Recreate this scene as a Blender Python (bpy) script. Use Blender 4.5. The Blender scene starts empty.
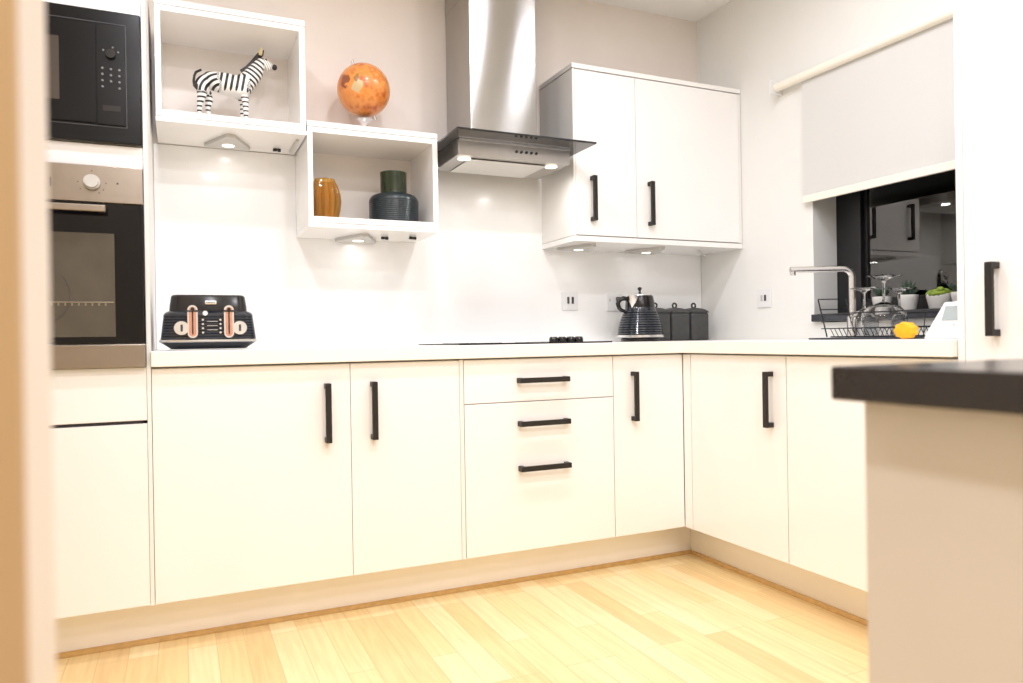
import bpy, bmesh, math, random
from mathutils import Vector, Matrix
random.seed(7)
C = bpy.context.scene.collection
PI = math.pi

# ------------------------------------------------------------------ materials
def lin(c):
    return tuple(((v/255)/12.92 if v/255 <= .04045 else ((v/255+.055)/1.055)**2.4) for v in c)

def mat(name, col, rough=.5, metal=0, noise=0.0, nscale=20, bump=0.0, bscale=200, coat=0, spec=.5, aniso=0, **kw):
    m = bpy.data.materials.new(name); m.use_nodes = True
    nt = m.node_tree; b = nt.nodes['Principled BSDF']
    b.inputs['Base Color'].default_value = (*lin(col), 1)
    b.inputs['Roughness'].default_value = rough
    b.inputs['Metallic'].default_value = metal
    b.inputs['Coat Weight'].default_value = coat
    b.inputs['Coat Roughness'].default_value = .05
    b.inputs['Specular IOR Level'].default_value = spec
    b.inputs['Anisotropic'].default_value = aniso
    for k, v in kw.items():
        b.inputs[k].default_value = v
    tc = nt.nodes.new('ShaderNodeTexCoord')
    if noise:
        n = nt.nodes.new('ShaderNodeTexNoise'); n.inputs['Scale'].default_value = nscale; n.inputs['Detail'].default_value = 4
        r = nt.nodes.new('ShaderNodeValToRGB')
        c = lin(col)
        r.color_ramp.elements[0].position = .3; r.color_ramp.elements[1].position = .7
        r.color_ramp.elements[0].color = (*[v*(1-noise) for v in c], 1)
        r.color_ramp.elements[1].color = (*[min(1, v*(1+noise)) for v in c], 1)
        nt.links.new(tc.outputs['Object'], n.inputs['Vector']); nt.links.new(n.outputs['Fac'], r.inputs['Fac'])
        nt.links.new(r.outputs['Color'], b.inputs['Base Color'])
    if bump:
        n2 = nt.nodes.new('ShaderNodeTexNoise'); n2.inputs['Scale'].default_value = bscale
        bp = nt.nodes.new('ShaderNodeBump'); bp.inputs['Strength'].default_value = bump; bp.inputs['Distance'].default_value = .002
        nt.links.new(tc.outputs['Object'], n2.inputs['Vector']); nt.links.new(n2.outputs['Fac'], bp.inputs['Height'])
        nt.links.new(bp.outputs['Normal'], b.inputs['Normal'])
    return m

M = {}
M['gloss_white'] = mat('gloss white lacquer', (244, 242, 240), .18, noise=.012, nscale=3, coat=.25)
M['carcass'] = mat('white melamine', (238, 236, 232), .45, noise=.01, nscale=5)
M['back_beige'] = mat('beige melamine back', (243, 235, 227), .6, noise=.02, nscale=4)
M['worktop'] = mat('white worktop', (244, 241, 234), .3, noise=.015, nscale=60)
M['plinth'] = mat('satin white plinth', (246, 242, 238), .35, noise=.02, nscale=4)
M['wall_paint'] = mat('warm beige paint', (236, 227, 219), .85, noise=.015, nscale=6, bump=.1)
M['white_paint'] = mat('white paint', (234, 234, 231), .85, noise=.01, nscale=6, bump=.1)
M['ceiling_paint'] = mat('ceiling paint', (247, 247, 246), .9, noise=.01, nscale=4)
M['tan_shade'] = mat('tan shade', (184, 153, 113), .85, noise=.02, nscale=6)  # tan stands for the partition face in dim warm light
M['cream_paint'] = mat('cream gloss paint', (220, 208, 194), .5, noise=.01, nscale=6)
M['splash'] = mat('white gloss splashback', (248, 248, 248), .24, noise=.006, nscale=3, coat=.08)
M['black_handle'] = mat('matt black metal', (40, 36, 34), .45, .3, noise=.08, nscale=90)
M['black_glass'] = mat('black glass', (12, 12, 14), .08, noise=.1, nscale=4, spec=.35)
M['mw_black'] = mat('microwave black glass', (18, 18, 19), .22, noise=.05, nscale=5, spec=.25)
M['mw_line'] = mat('grey outline print', (84, 84, 86), .5, noise=.02)
M['mw_dot'] = mat('grey key print', (120, 120, 120), .5, noise=.02)
M['mw_window'] = mat('microwave window', (74, 66, 60), .15, noise=.1, nscale=300)
M['steel'] = mat('brushed steel', (166, 156, 144), .3, 1, noise=.03, nscale=30)
M['chimney'] = mat('brushed chimney steel', (186, 184, 181), .21, 1, noise=.02, nscale=20, aniso=1.0, **{'Anisotropic Rotation': .25})
nt = M['chimney'].node_tree
tg = nt.nodes.new('ShaderNodeTangent'); tg.direction_type = 'RADIAL'; tg.axis = 'Z'
nt.links.new(tg.outputs['Tangent'], nt.nodes['Principled BSDF'].inputs['Tangent'])
M['hood_steel'] = mat('hood body steel', (188, 184, 180), .28, 1, noise=.03, nscale=25)
M['chrome'] = mat('chrome', (236, 234, 234), .2, 1, noise=.01)
M['copper'] = mat('copper', (226, 172, 150), .25, 1, noise=.05, nscale=40)
M['filter'] = mat('hood filter mesh', (222, 222, 220), .35, .35, noise=.06, nscale=400)
M['smoked'] = mat('smoked hood glass', (88, 89, 91), .03, noise=.02, **{'Transmission Weight': .75, 'IOR': 1.45})
M['oven_window'] = mat('oven window glass', (84, 78, 68), .08, noise=.12, nscale=9)
M['rack_line'] = mat('oven shelf wire', (150, 140, 125), .3, .8, noise=.05)
M['frame_black'] = mat('black window frame', (24, 24, 26), .4, noise=.05)
M['sill'] = mat('dark granite sill', (58, 60, 66), .2, noise=.25, nscale=120)
M['dark_top'] = mat('dark laminate worktop', (40, 34, 32), .22, noise=.1, nscale=150)
M['island'] = mat('cream island panel', (212, 203, 193), .4, noise=.015, nscale=5)
M['blind'] = mat('pale grey blind fabric', (232, 232, 230), .9, noise=.012, nscale=200, **{'Subsurface Weight': .0})
M['blind_trim'] = mat('cream blind rail', (244, 238, 226), .4, noise=.01)
M['navy'] = mat('navy blue enamel', (27, 33, 43), .18, noise=.06, nscale=20, coat=.4)
M['black_gloss'] = mat('black gloss plastic', (28, 25, 25), .15, noise=.05)
M['slate'] = mat('matt charcoal enamel', (66, 66, 66), .55, noise=.1, nscale=40)
M['vase_teal'] = mat('dark teal ribbed glass', (27, 39, 43), .3, noise=.08, nscale=25)
M['vase_neck'] = mat('dark green glass', (38, 47, 26), .15, noise=.1, nscale=15)
M['amber'] = mat('amber glass', (252, 190, 84), .05, noise=.1, nscale=14, coat=.3, **{'Transmission Weight': .85, 'IOR': 1.35})
M['plastic_grey'] = mat('pale grey plastic', (196, 194, 190), .5, noise=.02)
M['plastic_white'] = mat('white plastic', (230, 230, 231), .35, noise=.01)
M['screen'] = mat('grey display', (168, 178, 180), .2, noise=.04, nscale=30)
M['dark_print'] = mat('dark print', (60, 60, 62), .5, noise=.03)
M['wire'] = mat('black coated wire', (46, 46, 50), .4, .3, noise=.05)
M['tray'] = mat('navy drip tray', (40, 44, 56), .35, noise=.05)
M['pot'] = mat('white ceramic', (234, 232, 228), .35, noise=.01)
M['soil'] = mat('soil', (60, 48, 38), .95, noise=.3, nscale=200)
M['aloe'] = mat('dark succulent green', (58, 78, 62), .5, noise=.2, nscale=60)
M['moss'] = mat('bright moss green', (128, 150, 52), .7, noise=.3, nscale=90)
M['orange'] = mat('orange yellow sponge', (250, 180, 30), .7, noise=.12, nscale=60, bump=.6, bscale=150)
M['wine'] = mat('clear glass', (250, 250, 250), .02, noise=.005, **{'Transmission Weight': 1.0, 'IOR': 1.42})
M['trim_oak'] = mat('oak beading', (206, 166, 104), .5, noise=.12, nscale=40)
M['slot_shade'] = mat('dark seal', (40, 36, 40), .6, noise=.05)  # dark colour stands for the shade inside gaps and slots
M['night'] = mat('night dark', (20, 21, 24), .9, noise=.1)
nt = M['blind'].node_tree; b = nt.nodes['Principled BSDF']; om = nt.nodes['Material Output']
mx = nt.nodes.new('ShaderNodeMixShader'); tl_ = nt.nodes.new('ShaderNodeBsdfTranslucent'); tl_.inputs['Color'].default_value = (.75, .74, .72, 1); mx.inputs['Fac'].default_value = .2
nt.links.new(b.outputs[0], mx.inputs[1]); nt.links.new(tl_.outputs[0], mx.inputs[2]); nt.links.new(mx.outputs[0], om.inputs['Surface'])
def emit(name, col, s):
    m = bpy.data.materials.new(name); m.use_nodes = True
    b = m.node_tree.nodes['Principled BSDF']
    b.inputs['Base Color'].default_value = (*lin(col), 1); b.inputs['Emission Color'].default_value = (*lin(col), 1); b.inputs['Emission Strength'].default_value = s
    return m
M['lamp_glow'] = emit('warm lamp lens', (255, 246, 230), 1.2)

# window pane: clear glass, thin
m = bpy.data.materials.new('window pane glass'); m.use_nodes = True
nt = m.node_tree; nt.nodes.clear()
o_ = nt.nodes.new('ShaderNodeOutputMaterial'); mx = nt.nodes.new('ShaderNodeMixShader'); fr = nt.nodes.new('ShaderNodeFresnel'); fr.inputs['IOR'].default_value = 2.15
tr = nt.nodes.new('ShaderNodeBsdfTransparent'); tr.inputs['Color'].default_value = (.85, .87, .88, 1)
gl = nt.nodes.new('ShaderNodeBsdfGlossy'); gl.inputs['Roughness'].default_value = .01
nt.links.new(fr.outputs['Fac'], mx.inputs['Fac']); nt.links.new(tr.outputs[0], mx.inputs[1]); nt.links.new(gl.outputs[0], mx.inputs[2]); nt.links.new(mx.outputs[0], o_.inputs[0])
M['pane'] = m

# oak strip floor, boards run along Y
m = bpy.data.materials.new('oak strip floor'); m.use_nodes = True
nt = m.node_tree; b = nt.nodes['Principled BSDF']
tc = nt.nodes.new('ShaderNodeTexCoord'); mp = nt.nodes.new('ShaderNodeMapping'); mp.inputs['Rotation'].default_value = (0, 0, PI/2)
br = nt.nodes.new('ShaderNodeTexBrick')
br.inputs['Scale'].default_value = 1; br.inputs['Brick Width'].default_value = .62; br.inputs['Row Height'].default_value = .082
br.inputs['Mortar Size'].default_value = .0012; br.inputs['Mortar Smooth'].default_value = .3; br.inputs['Bias'].default_value = 0; br.offset = .37; br.offset_frequency = 3
br.inputs['Color1'].default_value = (0, 0, 0, 1); br.inputs['Color2'].default_value = (1, 1, 1, 1); br.inputs['Mortar'].default_value = (.5, .5, .5, 1)
nt.links.new(tc.outputs['Object'], mp.inputs['Vector']); nt.links.new(mp.outputs['Vector'], br.inputs['Vector'])
rp = nt.nodes.new('ShaderNodeValToRGB')
E_ = rp.color_ramp.elements
E_[0].position = 0; E_[0].color = (*lin((233, 200, 145)), 1); E_[1].position = 1; E_[1].color = (*lin((246, 226, 180)), 1)
e = E_.new(.3); e.color = (*lin((240, 212, 156)), 1); e = E_.new(.65); e.color = (*lin((243, 217, 164)), 1)
nt.links.new(br.outputs['Color'], rp.inputs['Fac'])
mp2 = nt.nodes.new('ShaderNodeMapping'); mp2.inputs['Scale'].default_value = (26, 1.6, 1)
ns = nt.nodes.new('ShaderNodeTexNoise'); ns.inputs['Scale'].default_value = 2.2; ns.inputs['Detail'].default_value = 6; ns.inputs['Distortion'].default_value = .6
nt.links.new(tc.outputs['Object'], mp2.inputs['Vector']); nt.links.new(mp2.outputs['Vector'], ns.inputs['Vector'])
r2 = nt.nodes.new('ShaderNodeValToRGB'); r2.color_ramp.elements[0].position = .35; r2.color_ramp.elements[0].color = (.88, .85, .80, 1); r2.color_ramp.elements[1].position = .6; r2.color_ramp.elements[1].color = (1, 1, 1, 1)
nt.links.new(ns.outputs['Fac'], r2.inputs['Fac'])
mu = nt.nodes.new('ShaderNodeMix'); mu.data_type = 'RGBA'; mu.blend_type = 'MULTIPLY'; mu.inputs['Factor'].default_value = .8
nt.links.new(rp.outputs['Color'], mu.inputs['A']); nt.links.new(r2.outputs['Color'], mu.inputs['B'])
m3 = nt.nodes.new('ShaderNodeMix'); m3.data_type = 'RGBA'; m3.blend_type = 'MIX'
nt.links.new(br.outputs['Fac'], m3.inputs['Factor']); nt.links.new(mu.outputs['Result'], m3.inputs['A']); m3.inputs['B'].default_value = (*lin((214, 178, 126)), 1)
nt.links.new(m3.outputs['Result'], b.inputs['Base Color'])
b.inputs['Roughness'].default_value = .3
M['floor'] = m

# globe: orange map with pale and dark land blotches
m = mat('orange globe print', (228, 138, 52), .3, coat=.3); nt = m.node_tree; b = nt.nodes['Principled BSDF']
tc = nt.nodes.new('ShaderNodeTexCoord'); n1 = nt.nodes.new('ShaderNodeTexNoise'); n1.inputs['Scale'].default_value = 13; n1.inputs['Detail'].default_value = 8; n1.inputs['Roughness'].default_value = .6
nt.links.new(tc.outputs['Object'], n1.inputs['Vector'])
r1 = nt.nodes.new('ShaderNodeValToRGB'); els = r1.color_ramp.elements
els[0].position = .34; els[0].color = (*lin((182, 84, 28)), 1); els[1].position = .70; els[1].color = (*lin((222, 190, 120)), 1)
for p, c in ((.44, (222, 138, 66)), (.52, (230, 154, 80)), (.58, (206, 118, 52)), (.64, (232, 170, 96))):
    e = els.new(p); e.color = (*lin(c), 1)
nt.links.new(n1.outputs['Fac'], r1.inputs['Fac'])
def blob(center, rad, col, prev):
    vm = nt.nodes.new('ShaderNodeVectorMath'); vm.operation = 'DISTANCE'; vm.inputs[1].default_value = center
    nn = nt.nodes.new('ShaderNodeTexNoise'); nn.inputs['Scale'].default_value = 40; nt.links.new(tc.outputs['Object'], nn.inputs['Vector'])
    ad = nt.nodes.new('ShaderNodeMath'); ad.operation = 'MULTIPLY_ADD'; ad.inputs[1].default_value = .05
    nt.links.new(tc.outputs['Object'], vm.inputs[0]); nt.links.new(nn.outputs['Fac'], ad.inputs[0]); nt.links.new(vm.outputs['Value'], ad.inputs[2])
    lt = nt.nodes.new('ShaderNodeMath'); lt.operation = 'LESS_THAN'; lt.inputs[1].default_value = rad+.025
    nt.links.new(ad.outputs[0], lt.inputs[0])
    mm = nt.nodes.new('ShaderNodeMix'); mm.data_type = 'RGBA'; nt.links.new(lt.outputs[0], mm.inputs['Factor']); nt.links.new(prev, mm.inputs['A']); mm.inputs['B'].default_value = (*lin(col), 1)
    return mm.outputs['Result']
out = blob((-.047, -.088, -.018), .024, (206, 182, 138), r1.outputs['Color'])
out = blob((-.082, -.052, .012), .024, (150, 84, 50), out)
out = blob((-.05, -.085, .016), .012, (164, 120, 70), out)
nt.links.new(out, b.inputs['Base Color'])
M['globe'] = m

# zebra coat: stripes follow a 'phase' attribute on the figure, 'belly' fades them out
m = mat('zebra coat', (240, 238, 232), .45); nt = m.node_tree; b = nt.nodes['Principled BSDF']
a1 = nt.nodes.new('ShaderNodeAttribute'); a1.attribute_name = 'phase'; a2 = nt.nodes.new('ShaderNodeAttribute'); a2.attribute_name = 'plain'
s = nt.nodes.new('ShaderNodeMath'); s.operation = 'SINE'; nt.links.new(a1.outputs['Fac'], s.inputs[0])
su = nt.nodes.new('ShaderNodeMath'); su.operation = 'SUBTRACT'; nt.links.new(s.outputs[0], su.inputs[0]); nt.links.new(a2.outputs['Fac'], su.inputs[1])
r1 = nt.nodes.new('ShaderNodeValToRGB'); r1.color_ramp.elements[0].position = .0; r1.color_ramp.elements[0].color = (*lin((242, 240, 234)), 1)
r1.color_ramp.elements[1].position = .18; r1.color_ramp.elements[1].color = (*lin((26, 26, 28)), 1)
nt.links.new(su.outputs[0], r1.inputs['Fac']); nt.links.new(r1.outputs['Color'], b.inputs['Base Color'])
M['zebra'] = m
M['zebra_dark'] = mat('zebra muzzle black', (40, 38, 38), .5, noise=.1)
M['zebra_cream'] = mat('zebra ear cream', (226, 208, 160), .6, noise=.05)

# ------------------------------------------------------------------ mesh helpers
def wloc(o):
    v = Vector((0, 0, 0))
    while o is not None:
        v += o.location; o = o.parent
    return v

def thing(name, label, cat, loc, group=None):
    o = bpy.data.objects.new(name, None); C.objects.link(o); o.location = loc
    o.empty_display_size = .05
    o['label'] = label; o['category'] = cat
    if group: o['group'] = group
    return o

def obj(name, bm, m, parent=None, loc=None, smooth=False, label=None):
    """bm is in world coordinates; it is re-based to its own origin (its parent's origin for parts)."""
    me = bpy.data.meshes.new(name)
    bmesh.ops.recalc_face_normals(bm, faces=bm.faces)
    bm.to_mesh(me); bm.free()
    o = bpy.data.objects.new(name, me); C.objects.link(o)
    base = wloc(parent) if parent else Vector((0, 0, 0))
    if loc is None:
        loc = base if parent else Vector((0, 0, 0))
    loc = Vector(loc)
    me.transform(Matrix.Translation(-loc))
    o.parent = parent; o.location = loc - base
    if isinstance(m, str): m = M[m]
    me.materials.append(m)
    if smooth:
        me.polygons.foreach_set('use_smooth', [True]*len(me.polygons))
        try: me.set_sharp_from_angle(angle=math.radians(smooth if smooth is not True else 40))
        except Exception: pass
    if label: o['label'] = label
    return o

def tag(o, label, cat, group=None, kind=None):
    o['label'] = label; o['category'] = cat
    if group: o['group'] = group
    if kind: o['kind'] = kind
    return o

def struct(name, bm, m, loc=None, parent=None, **k):
    o = obj(name, bm, m, parent, loc, **k)
    o['kind'] = 'structure'
    return o

def dup(o, parent=None, delta=(0, 0, 0), rotz=None):
    c = o.copy(); C.objects.link(c); c.parent = parent
    c.location = o.location + Vector(delta)
    if rotz is not None: c.rotation_euler = (0, 0, rotz)
    for ch in [x for x in bpy.data.objects if x.parent == o]:
        dup(ch, c)
    return c

def box(x0, x1, y0, y1, z0, z1, bev=0, bm=None, seg=2):
    tmp = bmesh.new()
    x0, x1 = min(x0, x1), max(x0, x1); y0, y1 = min(y0, y1), max(y0, y1); z0, z1 = min(z0, z1), max(z0, z1)
    vs = [tmp.verts.new(p) for p in ((x0,y0,z0),(x1,y0,z0),(x1,y1,z0),(x0,y1,z0),(x0,y0,z1),(x1,y0,z1),(x1,y1,z1),(x0,y1,z1))]
    for f in ((0,3,2,1),(4,5,6,7),(0,1,5,4),(1,2,6,5),(2,3,7,6),(3,0,4,7)):
        tmp.faces.new([vs[i] for i in f])
    if bev:
        bmesh.ops.bevel(tmp, geom=tmp.edges[:], offset=bev, segments=seg, affect='EDGES', profile=.5)
    return merge(bm, tmp)

def merge(bm, tmp):
    if bm is None: return tmp
    me = bpy.data.meshes.new('tmp'); tmp.to_mesh(me); tmp.free()
    bm.from_mesh(me); bpy.data.meshes.remove(me)
    return bm

def prism(pts, axis, a, b, bev=0, bm=None):
    """pts: 2D outline; axis 'X' -> (y,z), 'Y' -> (x,z), 'Z' -> (x,y); extruded from a to b."""
    tmp = bmesh.new()
    def P(p, t):
        return {'X': (t, p[0], p[1]), 'Y': (p[0], t, p[1]), 'Z': (p[0], p[1], t)}[axis]
    A = [tmp.verts.new(P(p, a)) for p in pts]; B = [tmp.verts.new(P(p, b)) for p in pts]
    n = len(pts)
    tmp.faces.new(A); tmp.faces.new(B[::-1])
    for i in range(n): tmp.faces.new((A[i], B[i], B[(i+1) % n], A[(i+1) % n]))
    bmesh.ops.recalc_face_normals(tmp, faces=tmp.faces)
    if bev: bmesh.ops.bevel(tmp, geom=tmp.edges[:], offset=bev, segments=2, affect='EDGES', profile=.5)
    return merge(bm, tmp)

def lathe(prof, c, seg=40, bm=None, rib=None, cap=True):
    """prof: [(r,z)], spun about vertical axis at c=(x,y,z0)."""
    tmp = bmesh.new(); rings = []
    for r, z in prof:
        ring = []
        for i in range(seg):
            a = 2*PI*i/seg; rr = r*(rib(a, z) if rib else 1)
            ring.append(tmp.verts.new((c[0]+rr*math.cos(a), c[1]+rr*math.sin(a), c[2]+z)))
        rings.append(ring)
    for k in range(len(rings)-1):
        for i in range(seg):
            j = (i+1) % seg
            tmp.faces.new((rings[k][i], rings[k][j], rings[k+1][j], rings[k+1][i]))
    if cap:
        if prof[0][0] > 1e-5: tmp.faces.new(rings[0][::-1])
        if prof[-1][0] > 1e-5: tmp.faces.new(rings[-1])
    bmesh.ops.remove_doubles(tmp, verts=tmp.verts, dist=1e-6)
    return merge(bm, tmp)

def tube(pts, r, seg=10, bm=None, closed=False):
    tmp = bmesh.new(); pts = [Vector(p) for p in pts]; n = len(pts); rings = []
    prevn = None
    for i, p in enumerate(pts):
        if closed: t = (pts[(i+1) % n]-pts[i-1]).normalized()
        elif i == 0: t = (pts[1]-p).normalized()
        elif i == n-1: t = (p-pts[-2]).normalized()
        else: t = ((pts[i+1]-p).normalized()+(p-pts[i-1]).normalized()).normalized()
        if prevn is None:
            up = Vector((0, 0, 1)) if abs(t.z) < .9 else Vector((1, 0, 0))
            nrm = t.cross(up).normalized()
        else:
            nrm = (prevn - t*prevn.dot(t)).normalized()
        prevn = nrm; bi = t.cross(nrm)
        rr = r[i] if isinstance(r, (list, tuple)) else r
        rings.append([tmp.verts.new(p+nrm*rr*math.cos(2*PI*k/seg)+bi*rr*math.sin(2*PI*k/seg)) for k in range(seg)])
    m_ = n if closed else n-1
    for i in range(m_):
        A, B = rings[i], rings[(i+1) % n]
        for k in range(seg): tmp.faces.new((A[k], A[(k+1) % seg], B[(k+1) % seg], B[k]))
    if not closed:
        tmp.faces.new(rings[0][::-1]); tmp.faces.new(rings[-1])
    return merge(bm, tmp)

def disc(c, r, axis, t, seg=28, bm=None):
    """short cylinder centred at c, thickness t along axis."""
    tmp = bmesh.new()
    bmesh.ops.create_cone(tmp, cap_ends=True, segments=seg, radius1=r, radius2=r, depth=t)
    R = {'Z': Matrix.Identity(4), 'Y': Matrix.Rotation(PI/2, 4, 'X'), 'X': Matrix.Rotation(PI/2, 4, 'Y')}[axis]
    tmp.transform(Matrix.Translation(c) @ R)
    return merge(bm, tmp)

def sphere(c, r, bm=None, sc=(1, 1, 1), u=24, v=16):
    tmp = bmesh.new(); bmesh.ops.create_uvsphere(tmp, u_segments=u, v_segments=v, radius=r)
    tmp.transform(Matrix.Translation(c) @ Matrix.Diagonal((*sc, 1)))
    return merge(bm, tmp)

def arc(c, r, a0, a1, n, u, v):
    c, u, v = Vector(c), Vector(u), Vector(v)
    return [c+u*r*math.cos(a0+(a1-a0)*i/n)+v*r*math.sin(a0+(a1-a0)*i/n) for i in range(n+1)]

# ------------------------------------------------------------------ room shell
XW, YW, ZC = .59, .61, 2.58       # right wall face, back wall face, ceiling
XL, YF = -3.3, -5.2
struct('floor', box(XL-.1, XW+.3, YF-.1, YW+.1, -.06, 0), 'floor', (0, 0, 0))
struct('ceiling', box(XL-.1, XW+.3, YF-.1, YW+.1, ZC, ZC+.08), 'ceiling_paint', (0, 0, ZC))
struct('wall_back', box(XL-.1, XW+.3, YW, YW+.1, 0, ZC), 'wall_paint')
struct('wall_left', box(XL-.1, XL, YF, YW, 0, ZC), 'white_paint')
struct('wall_front', box(XL-.1, XW+.3, YF-.1, YF, 0, ZC), 'white_paint')
WY0, WY1, WZ0, WZ1 = -1.30, -.140, .993, 2.02    # window opening in the right wall
wr = bmesh.new()
box(XW, XW+.24, WY1, YW, 0, ZC, bm=wr); box(XW, XW+.24, YF, WY0, 0, ZC, bm=wr)
box(XW, XW+.24, WY0, WY1, 0, WZ0, bm=wr); box(XW, XW+.24, WY0, WY1, WZ1, ZC, bm=wr)
struct('wall_right', wr, 'white_paint')
# window: black frame, pane and granite sill
fx0, fx1 = .725, .805
fb = bmesh.new()
box(fx0, fx1, WY1-.125, WY1-.001, 1.026, WZ1-.001, .003, fb); box(fx0, fx1, WY0+.001, WY0+.06, 1.026, WZ1-.001, .003, fb)
box(fx0, fx1, WY0+.06, WY1-.125, 1.026, 1.072, .003, fb); box(fx0, fx1, WY0+.06, WY1-.125, WZ1-.06, WZ1-.001, .003, fb)
win = struct('window_1', fb, 'frame_black', (fx0, -.7, 1.026))
sash = bmesh.new()
y0, y1, z0, z1 = WY0+.061, WY1-.126, 1.073, WZ1-.061
box(fx0+.022, fx1-.016, y1-.014, y1, z0, z1, .002, sash); box(fx0+.022, fx1-.016, y0, y0+.014, z0, z1, .002, sash)
box(fx0+.022, fx1-.016, y0+.014, y1-.014, z0, z0+.014, .002, sash); box(fx0+.022, fx1-.016, y0+.014, y1-.014, z1-.014, z1, .002, sash)
obj('window_sash', sash, 'frame_black', win)
obj('window_pane', box(fx0+.030, fx0+.034, y0+.01, y1-.01, z0+.01, z1-.01), 'pane', win)
obj('window_pane', box(fx0+.050, fx0+.054, y0+.01, y1-.01, z0+.01, z1-.01), 'pane', win)
obj('window_sill', box(XW-.022, fx1, WY0+.002, WY1-.002, WZ0+.001, 1.025, .003), 'sill', win)
struct('night_backdrop', box(1.9, 2.0, -5, 3, -.5, 3.2), 'night')          # added sheet, coloured near black for the night behind the glass
# partition whose end stands close on the left of the camera
nb = bmesh.new(); box(XL, -1.9745, -2.0, -1.893, 0, ZC, bm=nb)
struct('wall_partition', nb, 'cream_paint')
struct('partition_shade', box(XL, -1.9725, -2.012, -2.0005, 0, ZC), 'tan_shade')  # thin sheet added to colour the room-side face as unlit

# ------------------------------------------------------------------ handles
def handle_bm(axis, face, along0, along1, side, plane):
    """square bar D handle. plane 'Y': stands off a front at y=face towards -Y; 'X': off a front at x=face towards -X.
    axis 'V' vertical (along=z, side=x or y) or 'H' horizontal (along=x, side=z)."""
    bm = bmesh.new(); w, dpt, th = .0095, .034, .011
    segs = [(along0, along1, dpt-th, dpt), (along0, along0+.017, 0, dpt-th+.001), (along1-.017, along1, 0, dpt-th+.001)]
    for a0, a1, d0, d1 in segs:
        if plane == 'Y' and axis == 'V': box(side-w, side+w, face-d1, face-d0, a0, a1, .0012, bm)
        elif plane == 'Y': box(a0, a1, face-d1, face-d0, side-w, side+w, .0012, bm)
        else: box(face-d1, face-d0, side-w, side+w, a0, a1, .0012, bm)
    return bm

WT0, WT1 = .872, .920      # worktop underside and top
DT = .8655                 # door tops

# ------------------------------------------------------------------ tall oven housing
TX1 = -1.9755; TX0 = -2.600
t = thing('oven_housing', 'tall white housing unit at the far left holding the microwave and the oven', 'cabinet', (-2.29, .3, 0))
cb = bmesh.new()
box(TX1-.0115, TX1, .000, YW-.004, .15, 2.13, .001, cb); box(TX0, TX0+.018, 0, YW-.004, .15, 2.13, .001, cb)
for z0, z1 in ((.15, .168), (.852, .870), (1.472, 1.490), (1.52, 1.534), (1.932, 1.95), (2.112, 2.13)):
    box(TX0+.018, TX1-.018, .021, YW-.004, z0, z1, 0, cb)
box(TX0+.018, TX1-.018, YW-.02, YW-.004, .15, 2.13, 0, cb)
obj('carcass', cb, 'carcass', t)
dx0, dx1 = TX0+.020, TX1-.0125
d = obj('lower_door', box(dx0, dx1, .001, .020, .152, .702, .0015), 'gloss_white', t)
obj('gap_shade', box(dx0, dx1-.012, .0055, .0195, .7035, .7105), 'slot_shade', d, label='dark strip painted as the shaded gap along the top of the door')  # strip coloured dark for the shade between door and drawer
obj('drawer_front', box(dx0, dx1, .001, .020, .712, .872, .0015), 'gloss_white', t)
obj('filler_panel', box(dx0, dx1, .001, .020, 1.470, 1.534, .0015), 'gloss_white', t)
obj('upper_door', box(dx0, dx1, .001, .020, 1.9285, 2.128, .0015), 'gloss_white', t)

# built-in microwave
t = thing('microwave', 'black built-in microwave above the oven with grey keypad dots', 'microwave', (-2.29, .2, 1.536))
mx0, mx1 = dx0+.001, dx1-.0005; mz0, mz1 = 1.5375, 1.926
obj('body', box(mx0+.004, mx1-.004, .0, .40, mz0+.002, 1.928, 0), 'carcass', t)
obj('front_trim', box(mx0, mx1, -.018, -.0005, mz0, mz1, .003), 'mw_black', t)
kx = -1.9995
dr = obj('door', box(mx0+.045, -2.107, -.0235, -.0185, 1.59, 1.882, .001), 'mw_black', t)
obj('window', box(mx0+.09, -2.198, -.0255, -.024, 1.648, 1.83, .0005), 'mw_window', dr)
ol = bmesh.new()
for bx in ((mx0+.04, -2.027, 1.887, 1.8885), (mx0+.04, -2.027, 1.583, 1.5845)): box(bx[0], bx[1], -.0195, -.0178, bx[2], bx[3], bm=ol)
box(-2.0285, -2.027, -.0195, -.0178, 1.583, 1.8885, bm=ol)
obj('outline', ol, 'mw_line', t)
pn = obj('control_panel', box(-2.104, -2.031, -.0235, -.0185, 1.588, 1.884, .001), 'mw_black', t)
obj('dial', disc((-2.067, -.029, 1.795), .013, 'Y', .012), 'black_gloss', pn)
def key(x, z, r=.0032):
    return obj('key', disc((x, -.024, z), r, 'Y', .0016, 12), 'mw_dot', pn)
for i, z in enumerate((1.752, 1.734, 1.716, 1.698)):
    for j, x in enumerate((-2.089, -2.067, -2.045)):
        if not (i == 3 and j == 1): key(x, z+(.001 if j == 0 else 0))
for a in (25, 75, 150): key(-2.067+.022*math.cos(math.radians(a)), 1.795+.022*math.sin(math.radians(a)), .0026)
obj('open_button', box(-2.090, -2.043, -.0245, -.0235, 1.628, 1.645, .0004), 'black_gloss', pn)

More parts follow.
